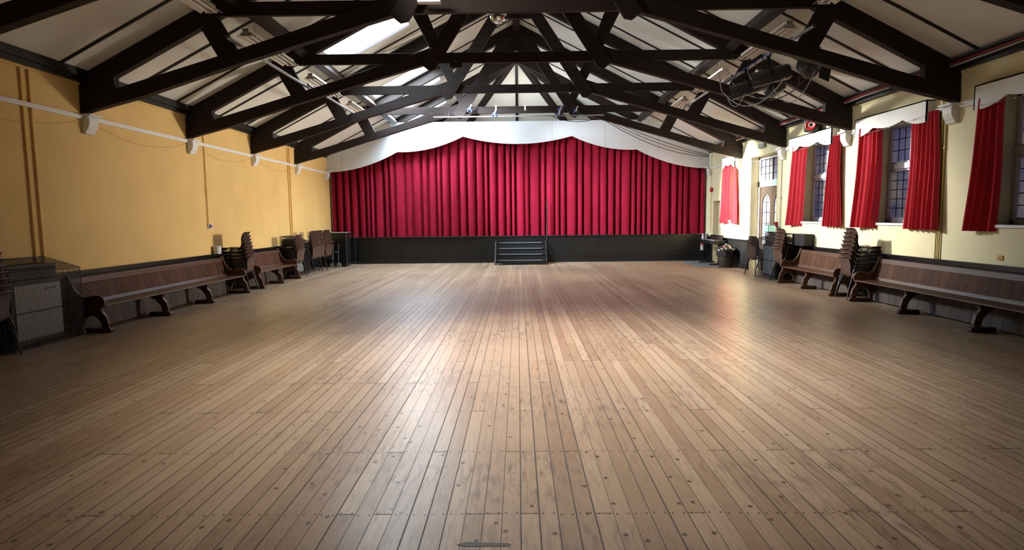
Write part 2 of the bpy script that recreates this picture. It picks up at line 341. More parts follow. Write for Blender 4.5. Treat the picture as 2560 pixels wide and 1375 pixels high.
def wall_with_holes(x0, x1, ya, yb, z1, holes):
    b = MB(); ys = sorted({ya, yb, *[h[0] for h in holes], *[h[1] for h in holes]}); zs = sorted({0, z1, *[h[2] for h in holes], *[h[3] for h in holes]})
    for i in range(len(ys)-1):
        for j in range(len(zs)-1):
            cy, cz = (ys[i]+ys[i+1])/2, (zs[j]+zs[j+1])/2
            if not any(h[0] < cy < h[1] and h[2] < cz < h[3] for h in holes): b.box(x0, x1, ys[i], ys[i+1], zs[j], zs[j+1])
    return b
struct(wall_with_holes(HW, HW+.46, Y0, YB, EAVE, WIN+[DOOR, ALC]).build('wall_right', M['wall_r']))
# stage: black boarded front, deck behind
wf = struct(MB().box(-HW, HW, YS, YS+.06, 0, .90).build('wall_stage', M['stagefront']))
MB().box(-HW, HW, YS-.03, YS+.06, .895, .925).build('cap', M['blackgloss'], wf)
MB().box(-HW, HW, YS-.025, YS, 0, .19).box(-HW, HW, YS-.035, YS, .19, .215).build('plinth', M['blackgloss'], wf)
struct(MB().box(-HW, HW, YS+.06, YB, .78, .895).build('floor_stage', M['ply2']))
# roof lining: two slopes with the roof windows cut out, and the hipped end over the stage
def ceiling():
    b = MB()
    def P(s, x, y): return (s*x, y, roof(x))
    for s in (-1, 1):
        holes = SKYLIGHTS if s < 0 else []
        ys = sorted({Y0-.2, YS, *[h[0] for h in holes if h[0] < YS], *[h[1] for h in holes if h[1] < YS]}); xs = sorted({0, HW+.3, *[h[2] for h in holes], *[h[3] for h in holes]})
        for i in range(len(ys)-1):
            for j in range(len(xs)-1):
                cy, cx = (ys[i]+ys[i+1])/2, (xs[j]+xs[j+1])/2
                if not any(h[0] < cy < h[1] and h[2] < cx < h[3] for h in holes):
                    b.add([P(s, xs[j], ys[i]), P(s, xs[j+1], ys[i]), P(s, xs[j+1], ys[i+1]), P(s, xs[j], ys[i+1])], [(0, 1, 2, 3)])
        # beyond the stage line each slope narrows towards the hip
        if s < 0:
            h = SKYLIGHTS[-1]; hy = lambda x: YS+x
            yv = [YS, h[0], h[1]]; 
            b.add([P(s, h[2], YS), P(s, HW+.3, YS), P(s, HW+.3, h[0]), P(s, h[2], h[0])], [(0, 1, 2, 3)])
            b.add([P(s, 0, YS), P(s, h[2], YS), P(s, h[2], hy(h[2]))], [(0, 1, 2)])
            b.add([P(s, h[3], h[0]), P(s, HW+.3, h[0]), P(s, HW+.3, h[1]), P(s, h[3], h[1])], [(0, 1, 2, 3)])
            b.add([P(s, h[2], h[1]), P(s, HW+.3, h[1]), P(s, HW+.3, hy(HW+.3)), P(s, h[2], hy(h[2]))], [(0, 1, 2, 3)])
        else: b.add([P(s, 0, YS), P(s, HW+.3, YS), P(s, HW+.3, YS+HW+.3)], [(0, 1, 2)])
    e = HW+.3; b.add([(0, YS, roof(0)), (-e, YS+e, roof(e)), (e, YS+e, roof(e))], [(0, 1, 2)])
    return struct(b.build('ceiling', M['ceil']))
ce = ceiling()
BAYS = [6.337, 9.268, 12.200, 15.131, 18.063, 21.0]             # near faces of the trusses
bt = MB()
for yb in BAYS[:-1]:
    for dy in (1.15, 2.42):
        for s in (-1, 1):
            segs = [(0.12, 6.5)]
            for (h0, h1, hx0, hx1) in SKYLIGHTS:
                if s < 0 and h0-.03 < yb+dy < h1+.03: segs = [(0.12, hx0-.05), (hx1+.05, 6.5)]
            for xa, xb in segs: bt.bar((s*xa, yb+dy, roof(xa)-.012), (s*xb, yb+dy, roof(xb)-.012), .045, .024)
bt.bar((0, YS+.2, roof(0)-.12), (0, YB-.3, EAVE+.1), .10, .05)
bt.build('batten', M['strip'], ce)
# purlins, ridge and wall plates
for i, s in enumerate((-1, 1)):
    nrm = Vector((-s*SLOPE, 0, -1)).normalized(); c = Vector((s*4.27, 0, roof(4.27)))+nrm*.125
    struct(MB().bar((c.x, Y0, c.z), (c.x, 20.98, c.z), .15, .25, -nrm).build('trim_%d' % (i+1), M['timber']), 'dark timber purlin along the %s roof slope' % ('left', 'right')[i])
    struct(MB().box(s*6.50, s*HW, Y0, 20.95, 3.76, 3.875).box(s*6.56, s*HW, Y0, 20.95, 3.70, 3.76).build('trim_%d' % (i+3), M['strip']), 'dark wall plate under the %s eaves' % ('left', 'right')[i])
    struct(MB().box(s*(HW-.02), s*HW, Y0, 21.0, 3.665, 3.70).build('trim_%d' % (i+5), M['wall_l' if s < 0 else 'wall_r']), 'painted bead below the %s wall plate' % ('left', 'right')[i])
    # black boarded dado with its ledge
    runs = [(Y0, 21.05)] if s < 0 else [(Y0, DOOR[0]), (DOOR[1], ALC[0]), (ALC[1], 21.05)]
    d = MB(); k = MB()
    for a, bb in runs:
        d.box(s*(HW-.022), s*HW, a, bb, 0, .80); k.box(s*(HW-.045), s*HW, a, bb, .80, .835).box(s*(HW-.065), s*HW, a, bb, .835, .865).box(s*(HW-.04), s*HW, a, bb, 0, .16)
    dd = struct(d.build('baseboard_%s' % ('left', 'right')[i], M['dado'])); k.build('ledge', M['blackgloss'], dd)
struct(MB().box(-.10, .10, Y0, YS+.1, roof(0)-.24, roof(0)-.03).build('trim_7', M['timber']), 'dark ridge beam along the roof top')
# hip and jack rafters over the stage
r = MB()
for s in (-1, 1):
    r.bar((s*.05, YS+.25, roof(0)-.14), (s*3.7, YB-.1, EAVE+.0), .20, .22)
    r.bar((s*.15, YS+.30, roof(.15)-.17), (s*6.4, YS+6.55, roof(6.4)-.17), .16, .22)
    r.prism([(s*6.6, roof(6.6)-.02), (0, roof(0)-.02), (0, roof(0)-.30), (s*6.6, roof(6.6)-.26)], 1, YS+.18, YS+.32)
struct(r.build('trim_8', M['timber']), 'dark rafters fanning over the stage behind the white pelmet')

# ---------------------------------------------------------------- trusses
def prism_part(name, poly, s, ya, yb, parent, m, y0):
    return MB().prism([(s*a, b) for a, b in poly], 1, ya-y0, yb-y0).build(name, m, parent, bevel=.008)
WHERE = ['nearest the camera, cut by the top of the picture', 'carrying the white flat lamp, second from the camera', 'third from the camera, behind the mirror ball', 'second from the stage', 'nearest the stage, with the lighting bar below']
for k, y in enumerate(BAYS[:5]):
    t = thing('roof_truss', 'dark timber roof truss '+WHERE[k], 'roof truss', (0, y, 0), 0, 'dark roof trusses')
    for s in (-1, 1):
        P = lambda n, poly, a, b: prism_part(n, poly, s, a, b, t, M['timber'], 0)
        P('rafter', [(6.64, roof(6.64)-.01), (0, roof(0)-.01), (0, roof(0)-.30), (6.64, roof(6.64)-.30)], .02, .15)
        P('lower_chord', [(6.65, 3.24), (5.7, 3.48), (4.45, 3.87), (3.1, 4.26), (1.75, 4.64), (1.62, 4.9), (1.69, 4.94), (3.4, 4.39), (4.6, 4.03), (6.1, 3.60), (6.65, 3.45)], 0, .14)
        P('wall_post', [(6.648, 3.26), (6.11, 3.40), (6.11, 3.93), (6.648, 3.77)], .01, .145)
        P('brace', [(1.88, 4.61), (1.72, 4.485), (1.60, 4.51), (.08, 6.82), (.42, 6.82)], -.055, 0.0)
        P('inner_strut', [(1.50, 4.98), (1.72, 5.54), (1.90, 5.95), (2.22, 5.90), (2.02, 5.54), (1.70, 4.93)], .03, .12)
        P('outer_strut', [(4.20, 4.12), (4.50, 4.03), (4.74, 4.46), (4.50, 4.66)], .03, .12)
    MB().box(-4.42, 4.42, .035, .115, 4.65, 4.85).build('collar', M['timber'], t, bevel=.006)
    MB().prism([(0, 7.16), (.56, 6.88), (.60, 6.52), (.50, 6.40), (-.50, 6.40), (-.60, 6.52), (-.56, 6.88)], 1, .0, .05).build('gusset', M['timber'], t)

# ---------------------------------------------------------------- roof windows
wn = 0
for (y0, y1, x0, x1) in SKYLIGHTS:
    wn += 1; f = MB()
    def Q(x, y, d=0): return Vector((-x, y, roof(x)))+(-RN)*d
    cs = [(x0, y0), (x1, y0), (x1, y1), (x0, y1)]
    for i in range(4):
        a, b2 = cs[i], cs[(i+1) % 4]; f.bar(Q(*a, .03), Q(*b2, .03), .05, .08, -RN)
    w = struct(f.build('window_%d' % wn, M['frame']), 'roof window in the left roof slope')
    MB().add([Q(*c, .03) for c in cs]+[Q(*c, .04) for c in cs], [(0,1,2,3),(7,6,5,4),(0,4,5,1),(1,5,6,2),(2,6,7,3),(3,7,4,0)]).build('pane', M['skyglass'], w)
# ---------------------------------------------------------------- leaded windows in the right wall
def window(y0, y1, z0, z1, nlights, label):
    global wn; wn += 1; xf = HW+.32; xb = HW+.40; zt = lerp(z0, z1, .56)
    f = MB().box(xf, xb, y0, y0+.07, z0, z1).box(xf, xb, y1-.07, y1, z0, z1).box(xf, xb, y0, y1, z0, z0+.06).box(xf, xb, y0, y1, z1-.07, z1).box(xf-.02, xb, y0, y1, zt-.05, zt+.05)
    for k in range(1, nlights): yc = lerp(y0, y1, k/nlights); f.box(xf, xb, yc-.04, yc+.04, z0, z1)
    w = struct(f.build('window_%d' % wn, M['frame'], bevel=.006), label)
    for k in range(nlights):
        a, b = lerp(y0, y1, k/nlights)+.05, lerp(y0, y1, (k+1)/nlights)-.05
        for (za, zb, rows) in ((z0+.06, zt-.05, 5), (zt+.05, z1-.07, 3)):
            sash = MB().box(xf+.015, xb-.015, a, a+.035, za, zb).box(xf+.015, xb-.015, b-.035, b, za, zb).box(xf+.015, xb-.015, a, b, za, za+.035).box(xf+.015, xb-.015, a, b, zb-.035, zb).build('sash', M['frame'], w)
            MB().box(xf+.038, xf+.044, a+.02, b-.02, za+.02, zb-.02).build('pane', M['glass'], sash)
            l = MB(); nc = max(2, round((b-a)/.19))
            for c in range(1, nc): yc = lerp(a+.035, b-.035, c/nc); l.box(xf+.030, xf+.038, yc-.007, yc+.007, za+.03, zb-.03)
            for c in range(1, rows): zc = lerp(za+.035, zb-.035, c/rows); l.box(xf+.030, xf+.038, a+.03, b-.03, zc-.007, zc+.007)
            l.build('leading', M['lead'], sash)
    MB().box(HW-.03, xf+.01, y0-.05, y1+.05, z0-.045, z0).build('sill', M['white'], w, bevel=.008)
    return w
WL = ['leaded window nearest the camera, cut by the right edge', 'leaded window above the tall chair stack', 'leaded window under the red and black loudspeaker', 'small leaded window nearest the stage']
for h, nl, lb in zip(WIN, (2, 2, 2, 1), WL): window(*h, nl, lb)
# entrance: recessed glazed door with a leaded light above
def entrance():
    y0, y1, _, z1 = DOOR; x = HW+.28
    f = MB().box(x-.06, x+.06, y0, y0+.09, 0, z1).box(x-.06, x+.06, y1-.09, y1, 0, z1).box(x-.06, x+.06, y0, y1, 2.36, 2.52).box(x-.06, x+.06, y0, y1, z1-.08, z1)
    d = struct(f.build('door_1', M['white']), 'recessed entrance door with arched glass and leaded light above')
    ym = (y0+y1)/2
    for a, b in ((y0+.09, ym), (ym, y1-.09)):
        n = 14; w = b-a; arch = [(a+.13+(w-.26)*i/n, 1.95+.22*math.sin(PI*i/n)) for i in range(n+1)]
        lf = MB().box(x-.025, x+.025, a+.005, a+.13, .01, 2.35).box(x-.025, x+.025, b-.13, b-.005, .01, 2.35).box(x-.025, x+.025, a+.13, b-.13, .01, .75).prism([(a+.13, 2.35)]+arch+[(b-.13, 2.35)], 0, x-.025, x+.025).build('door_leaf', M['door'], d)
        MB().box(x-.004, x+.004, a+.12, b-.12, .74, 2.2).build('pane', M['glass'], lf)
        l = MB().box(x-.016, x-.004, (a+b)/2-.008, (a+b)/2+.008, .75, 2.15)
        for zc in (1.05, 1.35, 1.65, 1.93): l.box(x-.016, x-.004, a+.13, b-.13, zc-.008, zc+.008)
        l.build('glazing_bar', M['lead'], lf)
        MB().box(x-.004, x+.004, a, b, 2.52, z1-.08).build('pane', M['glass'], d)
        l = MB().box(x-.03, x+.03, a-.02, a+.02, 2.52, z1-.08)
        for q in (1, 2): yc = lerp(a, b, q/3); l.box(x-.016, x-.004, yc-.007, yc+.007, 2.52, z1-.08); zc = lerp(2.52, z1-.08, q/3); l.box(x-.016, x-.004, a, b, zc-.007, zc+.007)
        l.build('leading', M['lead'], d)
    MB().tube([(x-.03, ym-.07, 1.02), (x-.07, ym-.07, 1.02), (x-.07, ym-.07, 1.16), (x-.03, ym-.07, 1.16)], .009, 6).build('door_handle', M['brass'], d)
    y0, y1, _, z1 = ALC; x = HW+.16
    d = struct(MB().box(x, x+.04, y0+.03, y1-.03, 0, z1-.03).box(x-.008, x, y0+.14, y1-.14, .2, .9).box(x-.008, x, y0+.14, y1-.14, 1.05, 1.9).build('door_2', M['cream']), 'cream painted side door in the corner by the stage')
    MB().box(HW-.012, HW+.2, y0-.06, y0+.03, 0, z1+.05).build('door_jamb', M['frame'], d)
    MB().lathe([(.0, 0), (.02, .01), (.028, .03), (.02, .05), (0, .055)], (x-.004, y0+.12, 1.0), 12, (-1, 0, 0)).build('door_knob', M['brass'], d)
entrance()

# ---------------------------------------------------------------- stage pelmet and curtain
def scallop(a, b, sag, n=18):
    out = []
    for i in range(n+1):
        t = i/n; out.append((lerp(a[0], b[0], t), lerp(a[1], b[1], t)-sag*4*t*(1-t)))
    return out
def pelmet():
    L = [(-HW, 3.22), (-4.17, 3.885), (-1.88, 4.385), (1.89, 4.36), (4.13, 3.875), (HW, 3.21)]; sag = (.17, .15, .26, .15, .17); low = []
    for i in range(5): low += scallop(L[i], L[i+1], sag[i])[(1 if i else 0):]
    zt = 4.885; xt = HW-(zt-EAVE)/SLOPE; top = [(HW, EAVE-.03), (xt, zt), (-xt, zt), (-HW, EAVE-.03)]
    o = MB().prism(low+top, 1, YS+.01, YS+.05).build('stage_pelmet', M['ply'])
    return tag(o, 'wide white scalloped pelmet board above the red stage curtain', 'pelmet')
pelmet()
def fold_curtain(xa, xb, zb, zt, y, nf, amp, seed, res=10, rows=12, spread=1.0):
    rnd = random.Random(seed); edges = [0.0]
    for _ in range(nf): edges.append(edges[-1]+rnd.uniform(.55, 1.5))
    edges = [e/edges[-1] for e in edges]; A = [rnd.uniform(.55, 1.25) for _ in range(nf)]; sh = [rnd.uniform(-.12, .12) for _ in range(nf+1)]
    g = []; N = nf*res
    for i in range(N+1):
        k = min(i//res, nf-1); t = (i-k*res)/res; col = []
        for j in range(rows+1):
            v = j/rows; w = edges[k+1]-edges[k]
            tt = t+ (sh[k]*(1-t)+sh[k+1]*t)*(1-v)*.8*math.sin(PI*min(max(t, 0), 1))
            x = lerp(xa, xb, edges[k]+w*tt); q = abs(2*t-1)                                           # 0 in the middle of the panel, 1 in the crease
            d = amp*A[k]*(1.0-.30*v)*(1.9*max(0, (q-.42)/.58)**1.6-.55*(1-q*q)**.8) + amp*.22*math.sin(7*x+2.2*v+seed)
            col.append((x, y+d, lerp(zb, zt, v)))
        g.append(col)
    return g
for (xa, xb, nf, sd, lab) in ((-6.62, .26, 27, 3, 'left half of the long red stage curtain, behind the black stage front'), (.20, 6.62, 25, 8, 'right half of the long red stage curtain, above the keyboard corner')):
    o = MB().sheet(fold_curtain(xa, xb, .935, 4.72, YS+.25+(.10 if xa > 0 else 0), nf, .105, sd, 14, 10), .012).build('stage_curtain', M['velvet'], None, smooth=70)
    tag(o, lab, 'curtain', 'red stage curtains')

t = thing('added_stage_light', 'unseen added light fixed behind the white stage pelmet', 'added light', (0, YS+.75, 4.30))  # added fitting, out of view, to brighten the roof over the stage
MB().box(-1.6, 1.6, -.06, .06, 0, .06).build('body', M['fitting'], t); MB().tube([(-1.5, 0, .08), (1.5, 0, .08)], .018, 8).build('lamp_tube', M['tube'], t)
area('added_stage_light_glow', (0, YS+.75, 4.42), (0, .25, 1), 3.0, .12, 60, (1.0, .97, .90))
# ---------------------------------------------------------------- window pelmets and curtains
def window_pelmet(ya, yb, label):                               # ya near end, yb far end
    x0 = HW-.14; L = [(ya, 3.04), (ya+(yb-ya)*.29, 3.155), (ya+(yb-ya)*.71, 3.155), (yb, 3.045)]; low = []
    for i in range(3): low += scallop(L[i], L[i+1], (.045, .055, .045)[i], 12)[(1 if i else 0):]
    o = MB().prism(low+[(yb, 3.385), (ya, 3.385)], 0, x0, x0+.02).box(x0, HW, ya, ya+.02, 3.045, 3.385).box(x0, HW, yb-.02, yb, 3.045, 3.385).box(x0, HW, ya, yb, 3.365, 3.385).build('window_pelmet', M['valance'])
    return tag(o, label, 'pelmet', 'white scalloped window pelmets')
PEL = [(6.80, 8.82, 'white scalloped pelmet over the window at the right edge'), (9.82, 11.86, 'white scalloped pelmet over the window above the tall chair stack'), (12.73, 14.72, 'white scalloped pelmet with a loudspeaker on its top'), (18.32, 19.44, 'small white scalloped pelmet nearest the stage')]
for p in PEL: window_pelmet(*p)
def window_curtain(yt0, yt1, yb0, yb1, nf, seed, label, tilt=0.0, zt=3.19, zb=1.325):
    rnd = random.Random(seed); A = [rnd.uniform(.6, 1.3) for _ in range(nf)]; res = 8; g = []; N = nf*res; ph = rnd.uniform(0, 3)
    for i in range(N+1):
        u = i/N; k = min(i//res, nf-1); t = (i-k*res)/res; col = []
        for j in range(13):
            v = j/12; e = v**1.3; y = lerp(lerp(yt0, yb0, e), lerp(yt1, yb1, e), u)+.012*math.sin(4*v+ph+k)
            p = math.cos(2*PI*t); d = .042*A[k]*(.75+.5*v)*(abs(p)**.8*(1 if p > 0 else -1))
            col.append((HW-.078-.02*v+tilt*(.5-u)+d*(1-abs(tilt)*1.5)-.012*math.sin(5*v+ph), y, lerp(zt, zb, v)))
        g.append(col)
    o = MB().sheet(g, .008).build('window_curtain', M['curtain'], None, smooth=70)
    return tag(o, label, 'curtain', 'red window curtains')
for a in [(8.40, 8.77, 8.43, 8.90, 4, 1, 'red curtain at the far side of the window on the right edge', 0.10),
          (11.18, 11.72, 11.22, 11.86, 5, 2, 'red curtain bunched at the far side of the window above the tall chair stack', 0.10),
          (9.60, 10.30, 9.47, 10.36, 7, 3, 'widest red curtain, nearer side of the window above the tall chair stack', -0.05),
          (14.02, 14.52, 14.18, 14.78, 4, 4, 'dark red curtain at the far side of the window under the loudspeaker', 0.12),
          (12.45, 12.90, 12.36, 13.08, 6, 5, 'bright red curtain at the nearer side of the window under the loudspeaker', -0.06),
          (19.02, 19.36, 19.06, 19.52, 4, 6, 'dark red curtain nearest the stage, beside the cream side door', 0.12),
          (18.35, 18.60, 18.16, 18.68, 4, 7, 'bright red curtain at the nearer side of the smallest window', -0.06)]: window_curtain(*a)

# ================================================================ FURNITURE
# ---------------------------------------------------------------- church pews
END = [(-.075, .07), (-.08, .14), (-.045, .26), (.025, .35), (.025, .41), (-.01, .43), (-.035, .47), (-.035, .53), (-.005, .585), (.06, .62), (.14, .62), (.25, .59), (.33, .595), (.41, .65), (.47, .74), (.515, .85), (.525, .895),
       (.545, .93), (.585, .945), (.625, .93), (.64, .895), (.625, .86), (.60, .80), (.57, .62), (.53, .40), (.48, .16), (.455, .07), (.36, .07), (.345, .15), (.295, .24), (.215, .285), (.125, .265), (.06, .19), (.03, .07)]
LEG = [(-.065, .07), (-.075, .14), (-.04, .26), (.03, .345), (.0, .41), (.30, .41), (.27, .36), (.16, .30), (.075, .20), (.04, .07)]
def pew(s, ya, yb, supports, label, base=5.985, k=.86):                             # ya < yb; u measured from the seat front towards the wall
    t = thing('church_pew', label, 'pew', (s*base, (ya+yb)/2, 0), 0, 'wooden pews along the walls'); ym = (ya+yb)/2; L = (yb-ya)/2
    def pr(poly, a, b): return MB().prism([(s*u*k, z*.875) for u, z in poly], 1, a, b)
    pr([(-.02, .425), (-.028, .437), (-.02, .45), (.40, .455), (.40, .425)], -L+.03, L-.03).build('seat', M['pew'], t, bevel=.004)
    pr([(.44, .41), (.465, .40), (.565, .80), (.54, .80)], -L+.04, L-.04).build('back', M['pewboard'], t)
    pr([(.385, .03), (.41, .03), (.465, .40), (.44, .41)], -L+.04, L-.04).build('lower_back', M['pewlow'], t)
    pr([(.525, .79), (.575, .79), (.602, .87), (.585, .895), (.545, .885)], -L+.02, L-.02).build('top_rail', M['pew'], t, bevel=.006)
    pr([(.40, .452), (.45, .452), (.455, .50), (.43, .51)], -L+.04, L-.04).build('seat_rail', M['pew'], t)
    for y in (-L, L-.055):
        e = pr(END, y, y+.055).build('end_panel', M['pew'], t, bevel=.006)
        pr([(-.115, 0), (-.125, .05), (-.10, .075), (.47, .075), (.49, 0)], y-.012, y+.067).build('foot', M['pew'], e, bevel=.008)
    for y in supports:
        e = pr(LEG, y-ym-.028, y-ym+.028).build('support', M['pew'], t, bevel=.005)
        pr([(-.115, 0), (-.125, .05), (-.10, .075), (.30, .075), (.31, 0)], y-ym-.04, y-ym+.04).build('foot', M['pew'], e, bevel=.008)
pew(-1, 8.48, 13.02, (10.0, 11.45), 'longest pew at left, between the near wire heater guard and a chair stack')
pew(-1, 13.76, 16.10, (14.93,), 'short pew at left, between two stacks of brown chairs')
pew(1, 6.45, 10.94, (7.97, 9.5), 'long pew at right, cut by the edge of the picture', 6.11, .78)
pew(1, 11.60, 13.98, (12.80,), 'short pew at right, between two stacks of brown chairs', 6.11, .78)

# ---------------------------------------------------------------- stacking chairs (local: +x is where a sitter looks)
def chair_prototype():
    t = thing('stacking_chair', 'brown chair', 'chair', (0, 0, -50))
    prof = [(.262, .398, .19), (.252, .425, .20), (.205, .443, .205), (.07, .440, .207), (-.06, .428, .205), (-.13, .430, .203), (-.172, .452, .20), (-.195, .50, .185), (-.212, .56, .185), (-.228, .63, .20), (-.246, .70, .20), (-.264, .755, .19), (-.284, .785, .175), (-.318, .800, .16)]
    g = []
    for i, (x, z, w) in enumerate(prof):
        row = []
        for j in range(11):
            q = j/5-1; y = w*q; back = max(0, min(1, (z-.45)/.2)) if x < -.15 else 0
            row.append((x+back*.035*q*q, y, z+(1-back)*(.018*abs(q)**3-.012*(1-q*q))))
        g.append(row)
    MB().sheet(g, -.006).build('shell', M['shell'], t, smooth=60)
    for sy in (-1, 1):
        MB().tube([(.18, sy*.175, .410), (.205, sy*.19, .402), (.225, sy*.20, .36), (.262, sy*.225, 0)], .0105, 8).build('leg', M['steel'], t, smooth=60)
        MB().tube([(-.10, sy*.175, .395), (-.135, sy*.19, .385), (-.16, sy*.20, .34), (-.265, sy*.225, 0)], .0105, 8).build('leg', M['steel'], t, smooth=60)
    f = MB()
    for sy in (-1, 1): f.tube([(.17, sy*.175, .408), (-.10, sy*.175, .395)], .009, 6)
    f.tube([(.12, -.175, .404), (.12, .175, .404)], .009, 6).tube([(-.08, -.175, .396), (-.08, .175, .396)], .009, 6).build('seat_frame', M['steel'], t, smooth=60)
    return t
PROTO = chair_prototype(); first = [True]
ORD = ['lowest', 'second', 'third', 'fourth', 'fifth', 'sixth', 'seventh', 'eighth']
def chair_stack(s, x, y, n, where, group, rz=0.0):
    rnd = random.Random(int(x*100+y*10))
    for i in range(n):
        lab = 'brown chair, %s in the stack %s' % ('topmost' if i == n-1 else ORD[i]+' up', where)
        a = (-.17 if s > 0 else PI+.17)+rz+rnd.uniform(-.012, .012); loc = (x+s*.015*i+rnd.uniform(-.004, .004), y+rnd.uniform(-.006, .006), .076*i)
        if first[0]:
            first[0] = False; PROTO.location = loc; PROTO.rotation_euler = (0, 0, a); PROTO['label'] = lab; PROTO['group'] = group
        else: dup(PROTO, loc, a, lab, group)
chair_stack(-1, -6.22, 13.38, 8, 'between the two left pews', 'chairs stacked between the left pews', -.12)
chair_stack(-1, -6.26, 6.83, 7, 'at the left picture edge', 'chairs stacked at the left edge')
chair_stack(-1, -6.17, 16.40, 6, 'just past the short left pew', 'chairs stacked past the left pews', -.30)
chair_stack(-1, -6.22, 17.88, 7, 'just past the far wire guard at left', 'chairs stacked by the far left guard', -.40)
chair_stack(-1, -6.24, 18.40, 7, 'in the middle of three near the black cabinet', 'chairs stacked near the black cabinet', -.40)
chair_stack(-1, -6.22, 19.06, 7, 'closest to the black cabinet', 'chairs stacked beside the black cabinet', -.40)
chair_stack(1, 6.33, 11.27, 8, 'between the two right pews', 'chairs stacked between the right pews', .12)
chair_stack(1, 6.36, 14.31, 7, 'past the short right pew', 'chairs stacked past the right pews', .25)
chair_stack(1, 6.37, 15.95, 4, 'of four beside the entrance door', 'short stack of chairs by the door', .42)

# ---------------------------------------------------------------- heaters in wire guards
def heater(s, y0, y1, label, m):
    t = thing('convector_heater', label, 'heater', (s*6.4, (y0+y1)/2, 0), 0, 'wall heaters'); h = (y1-y0)/2
    MB().box(-s*.13, s*.12, -h, h, .04, .86).build('casing', M['black'], t, bevel=.01)
    p = MB().box(-s*.145, -s*.13, -h+.06, h-.02, .10, .44).box(-s*.145, -s*.13, -h+.06, h-.02, .455, .80).build('front_panel', m, t, bevel=.006)
    MB().box(-s*.148, -s*.145, h-.30, h-.10, .72, .735).build('slot', M['black'], p)
    MB().box(-s*.10, s*.22, -h+.02, h-.02, .86, 1.05).box(s*.1, s*.22, -h+.05, h-.05, .7, .9).build('flue_box', M['black'], t, bevel=.01)
def wire_guard(s, y0, y1, label):
    t = thing('wire_guard', label, 'heater guard', (s*HW, y0, 0), 0, 'wire mesh heater guards'); d = .505; zf, zw = .965, 1.125; W = y1-y0; q = .0034; st = .032
    def X(u): return -s*u                                         # u out from the wall
    def face(f, nm): b = MB(); f(b); b.build(nm, M['wire'], t)
    def front(b):
        n = int(W/st); m = int(zf/st)
        for i in range(n+1): y = W*i/n; b.box(X(d)-q/2, X(d)+q/2, y-q/2, y+q/2, .01, zf)
        for j in range(m+1): z = .01+(zf-.01)*j/m; b.box(X(d)-q/2, X(d)+q/2, 0, W, z-q/2, z+q/2)
    def top(b):
        n = int(W/st); m = int(d/st)
        for i in range(n+1): y = W*i/n; b.bar((X(.025), y, zw), (X(d), y, zf), q, q)
        for j in range(m+1): u = d*j/m+.02*(j == 0); z = lerp(zw, zf, u/d); b.bar((X(u), 0, z), (X(u), W, z), q, q)
    def side(y):
        def g(b):
            m = int(d/st); n = int(zw/st)
            for i in range(m+1):
                u = max(.025, d*i/m); b.box(X(u)-q/2, X(u)+q/2, y-q/2, y+q/2, .01, lerp(zw, zf, u/d))
            for j in range(n+1):
                z = .01+(zw-.02)*j/n; ue = d if z <= zf else d*(zw-z)/(zw-zf); b.box(X(.02), X(ue), y-q/2, y+q/2, z-q/2, z+q/2)
        return g
    face(front, 'front_mesh'); face(top, 'top_mesh'); face(side(0), 'side_mesh'); face(side(W), 'side_mesh')
    f = MB(); r = .006
    for y in (0, W):
        f.tube([(X(.025), y, .006), (X(.025), y, zw), (X(d), y, zf), (X(d), y, .006), (X(.025), y, .006)], r, 6)
    for u, z in ((.025, zw), (d, zf), (d, .008), (.025, .008)): f.tube([(X(u), 0, z), (X(u), W, z)], r, 6)
    f.build('frame', M['wire'], t)
heater(-1, 7.26, 8.10, 'grey fronted heater inside the wire guard at the left edge', M['heater']); wire_guard(-1, 7.14, 8.32, 'dark wire mesh guard boxed around the grey heater at the left edge')
heater(-1, 16.78, 17.36, 'grey fronted heater between chair stacks at far left', M['heater']); wire_guard(-1, 16.68, 17.56, 'dark wire mesh guard around the far left heater, between chair stacks')
heater(1, 14.66, 15.40, 'slate fronted heater inside the wire guard beside the entrance door', M['heaterdark']); wire_guard(1, 14.58, 15.62, 'dark wire mesh guard around the slate heater beside the entrance door')

# ---------------------------------------------------------------- steps up to the stage
def stage_steps():
    t = thing('stage_steps', 'low black steps on castors against the stage front', 'steps', (.08, 20.5, 0)); W = .86
    tr = [(20.0, .17), (20.28, .355), (20.56, .54), (20.82, .725)]
    for y, z in tr:
        o = MB().box(-W+.03, W-.03, y-20.5-.02, y-20.5+.28 if y < 20.8 else .56, z-.035, z).build('tread', M['black'], t, bevel=.004)
        MB().box(-W+.14, W-.14, y-20.5-.024, y-20.5-.02, z-.034, z-.004).build('nosing', M['heaterdark'], o)
        MB().box(-W+.03, W-.03, y-20.5+.02, y-20.5+.03, z-.185 if z > .2 else .05, z-.035).build('riser', M['black'], t)
    for sx in (-1, 1):
        f = MB(); x = sx*W
        f.bar((x, -.54, .07), (x, .30, .74), .035, .04).bar((x, .30, .74), (x, .56, .74), .035, .04).bar((x, .55, .07), (x, .55, .74), .035, .04).bar((x, -.54, .07), (x, .56, .07), .03, .04)
        f.build('side_frame', M['wire'], t)
        for y in (-.5, .5): MB().lathe([(.0, -.012), (.03, -.012), (.033, 0), (.03, .012), (0, .012)], (x, y, .033), 14, (1, 0, 0)).build('castor', M['blackgloss'], t, smooth=50)
stage_steps()
t = MB().tube([(1.0, YS+.05, 2.18), (1.01, YS+.05, 1.6), (1.0, YS+.04, .96), (1.0, YS-.05, .93), (1.0, YS-.05, .30)], .018, 8).build('rope', M['black'], None, smooth=50)
tag(t, 'black rope hanging in front of the red stage curtain beside the steps', 'rope')

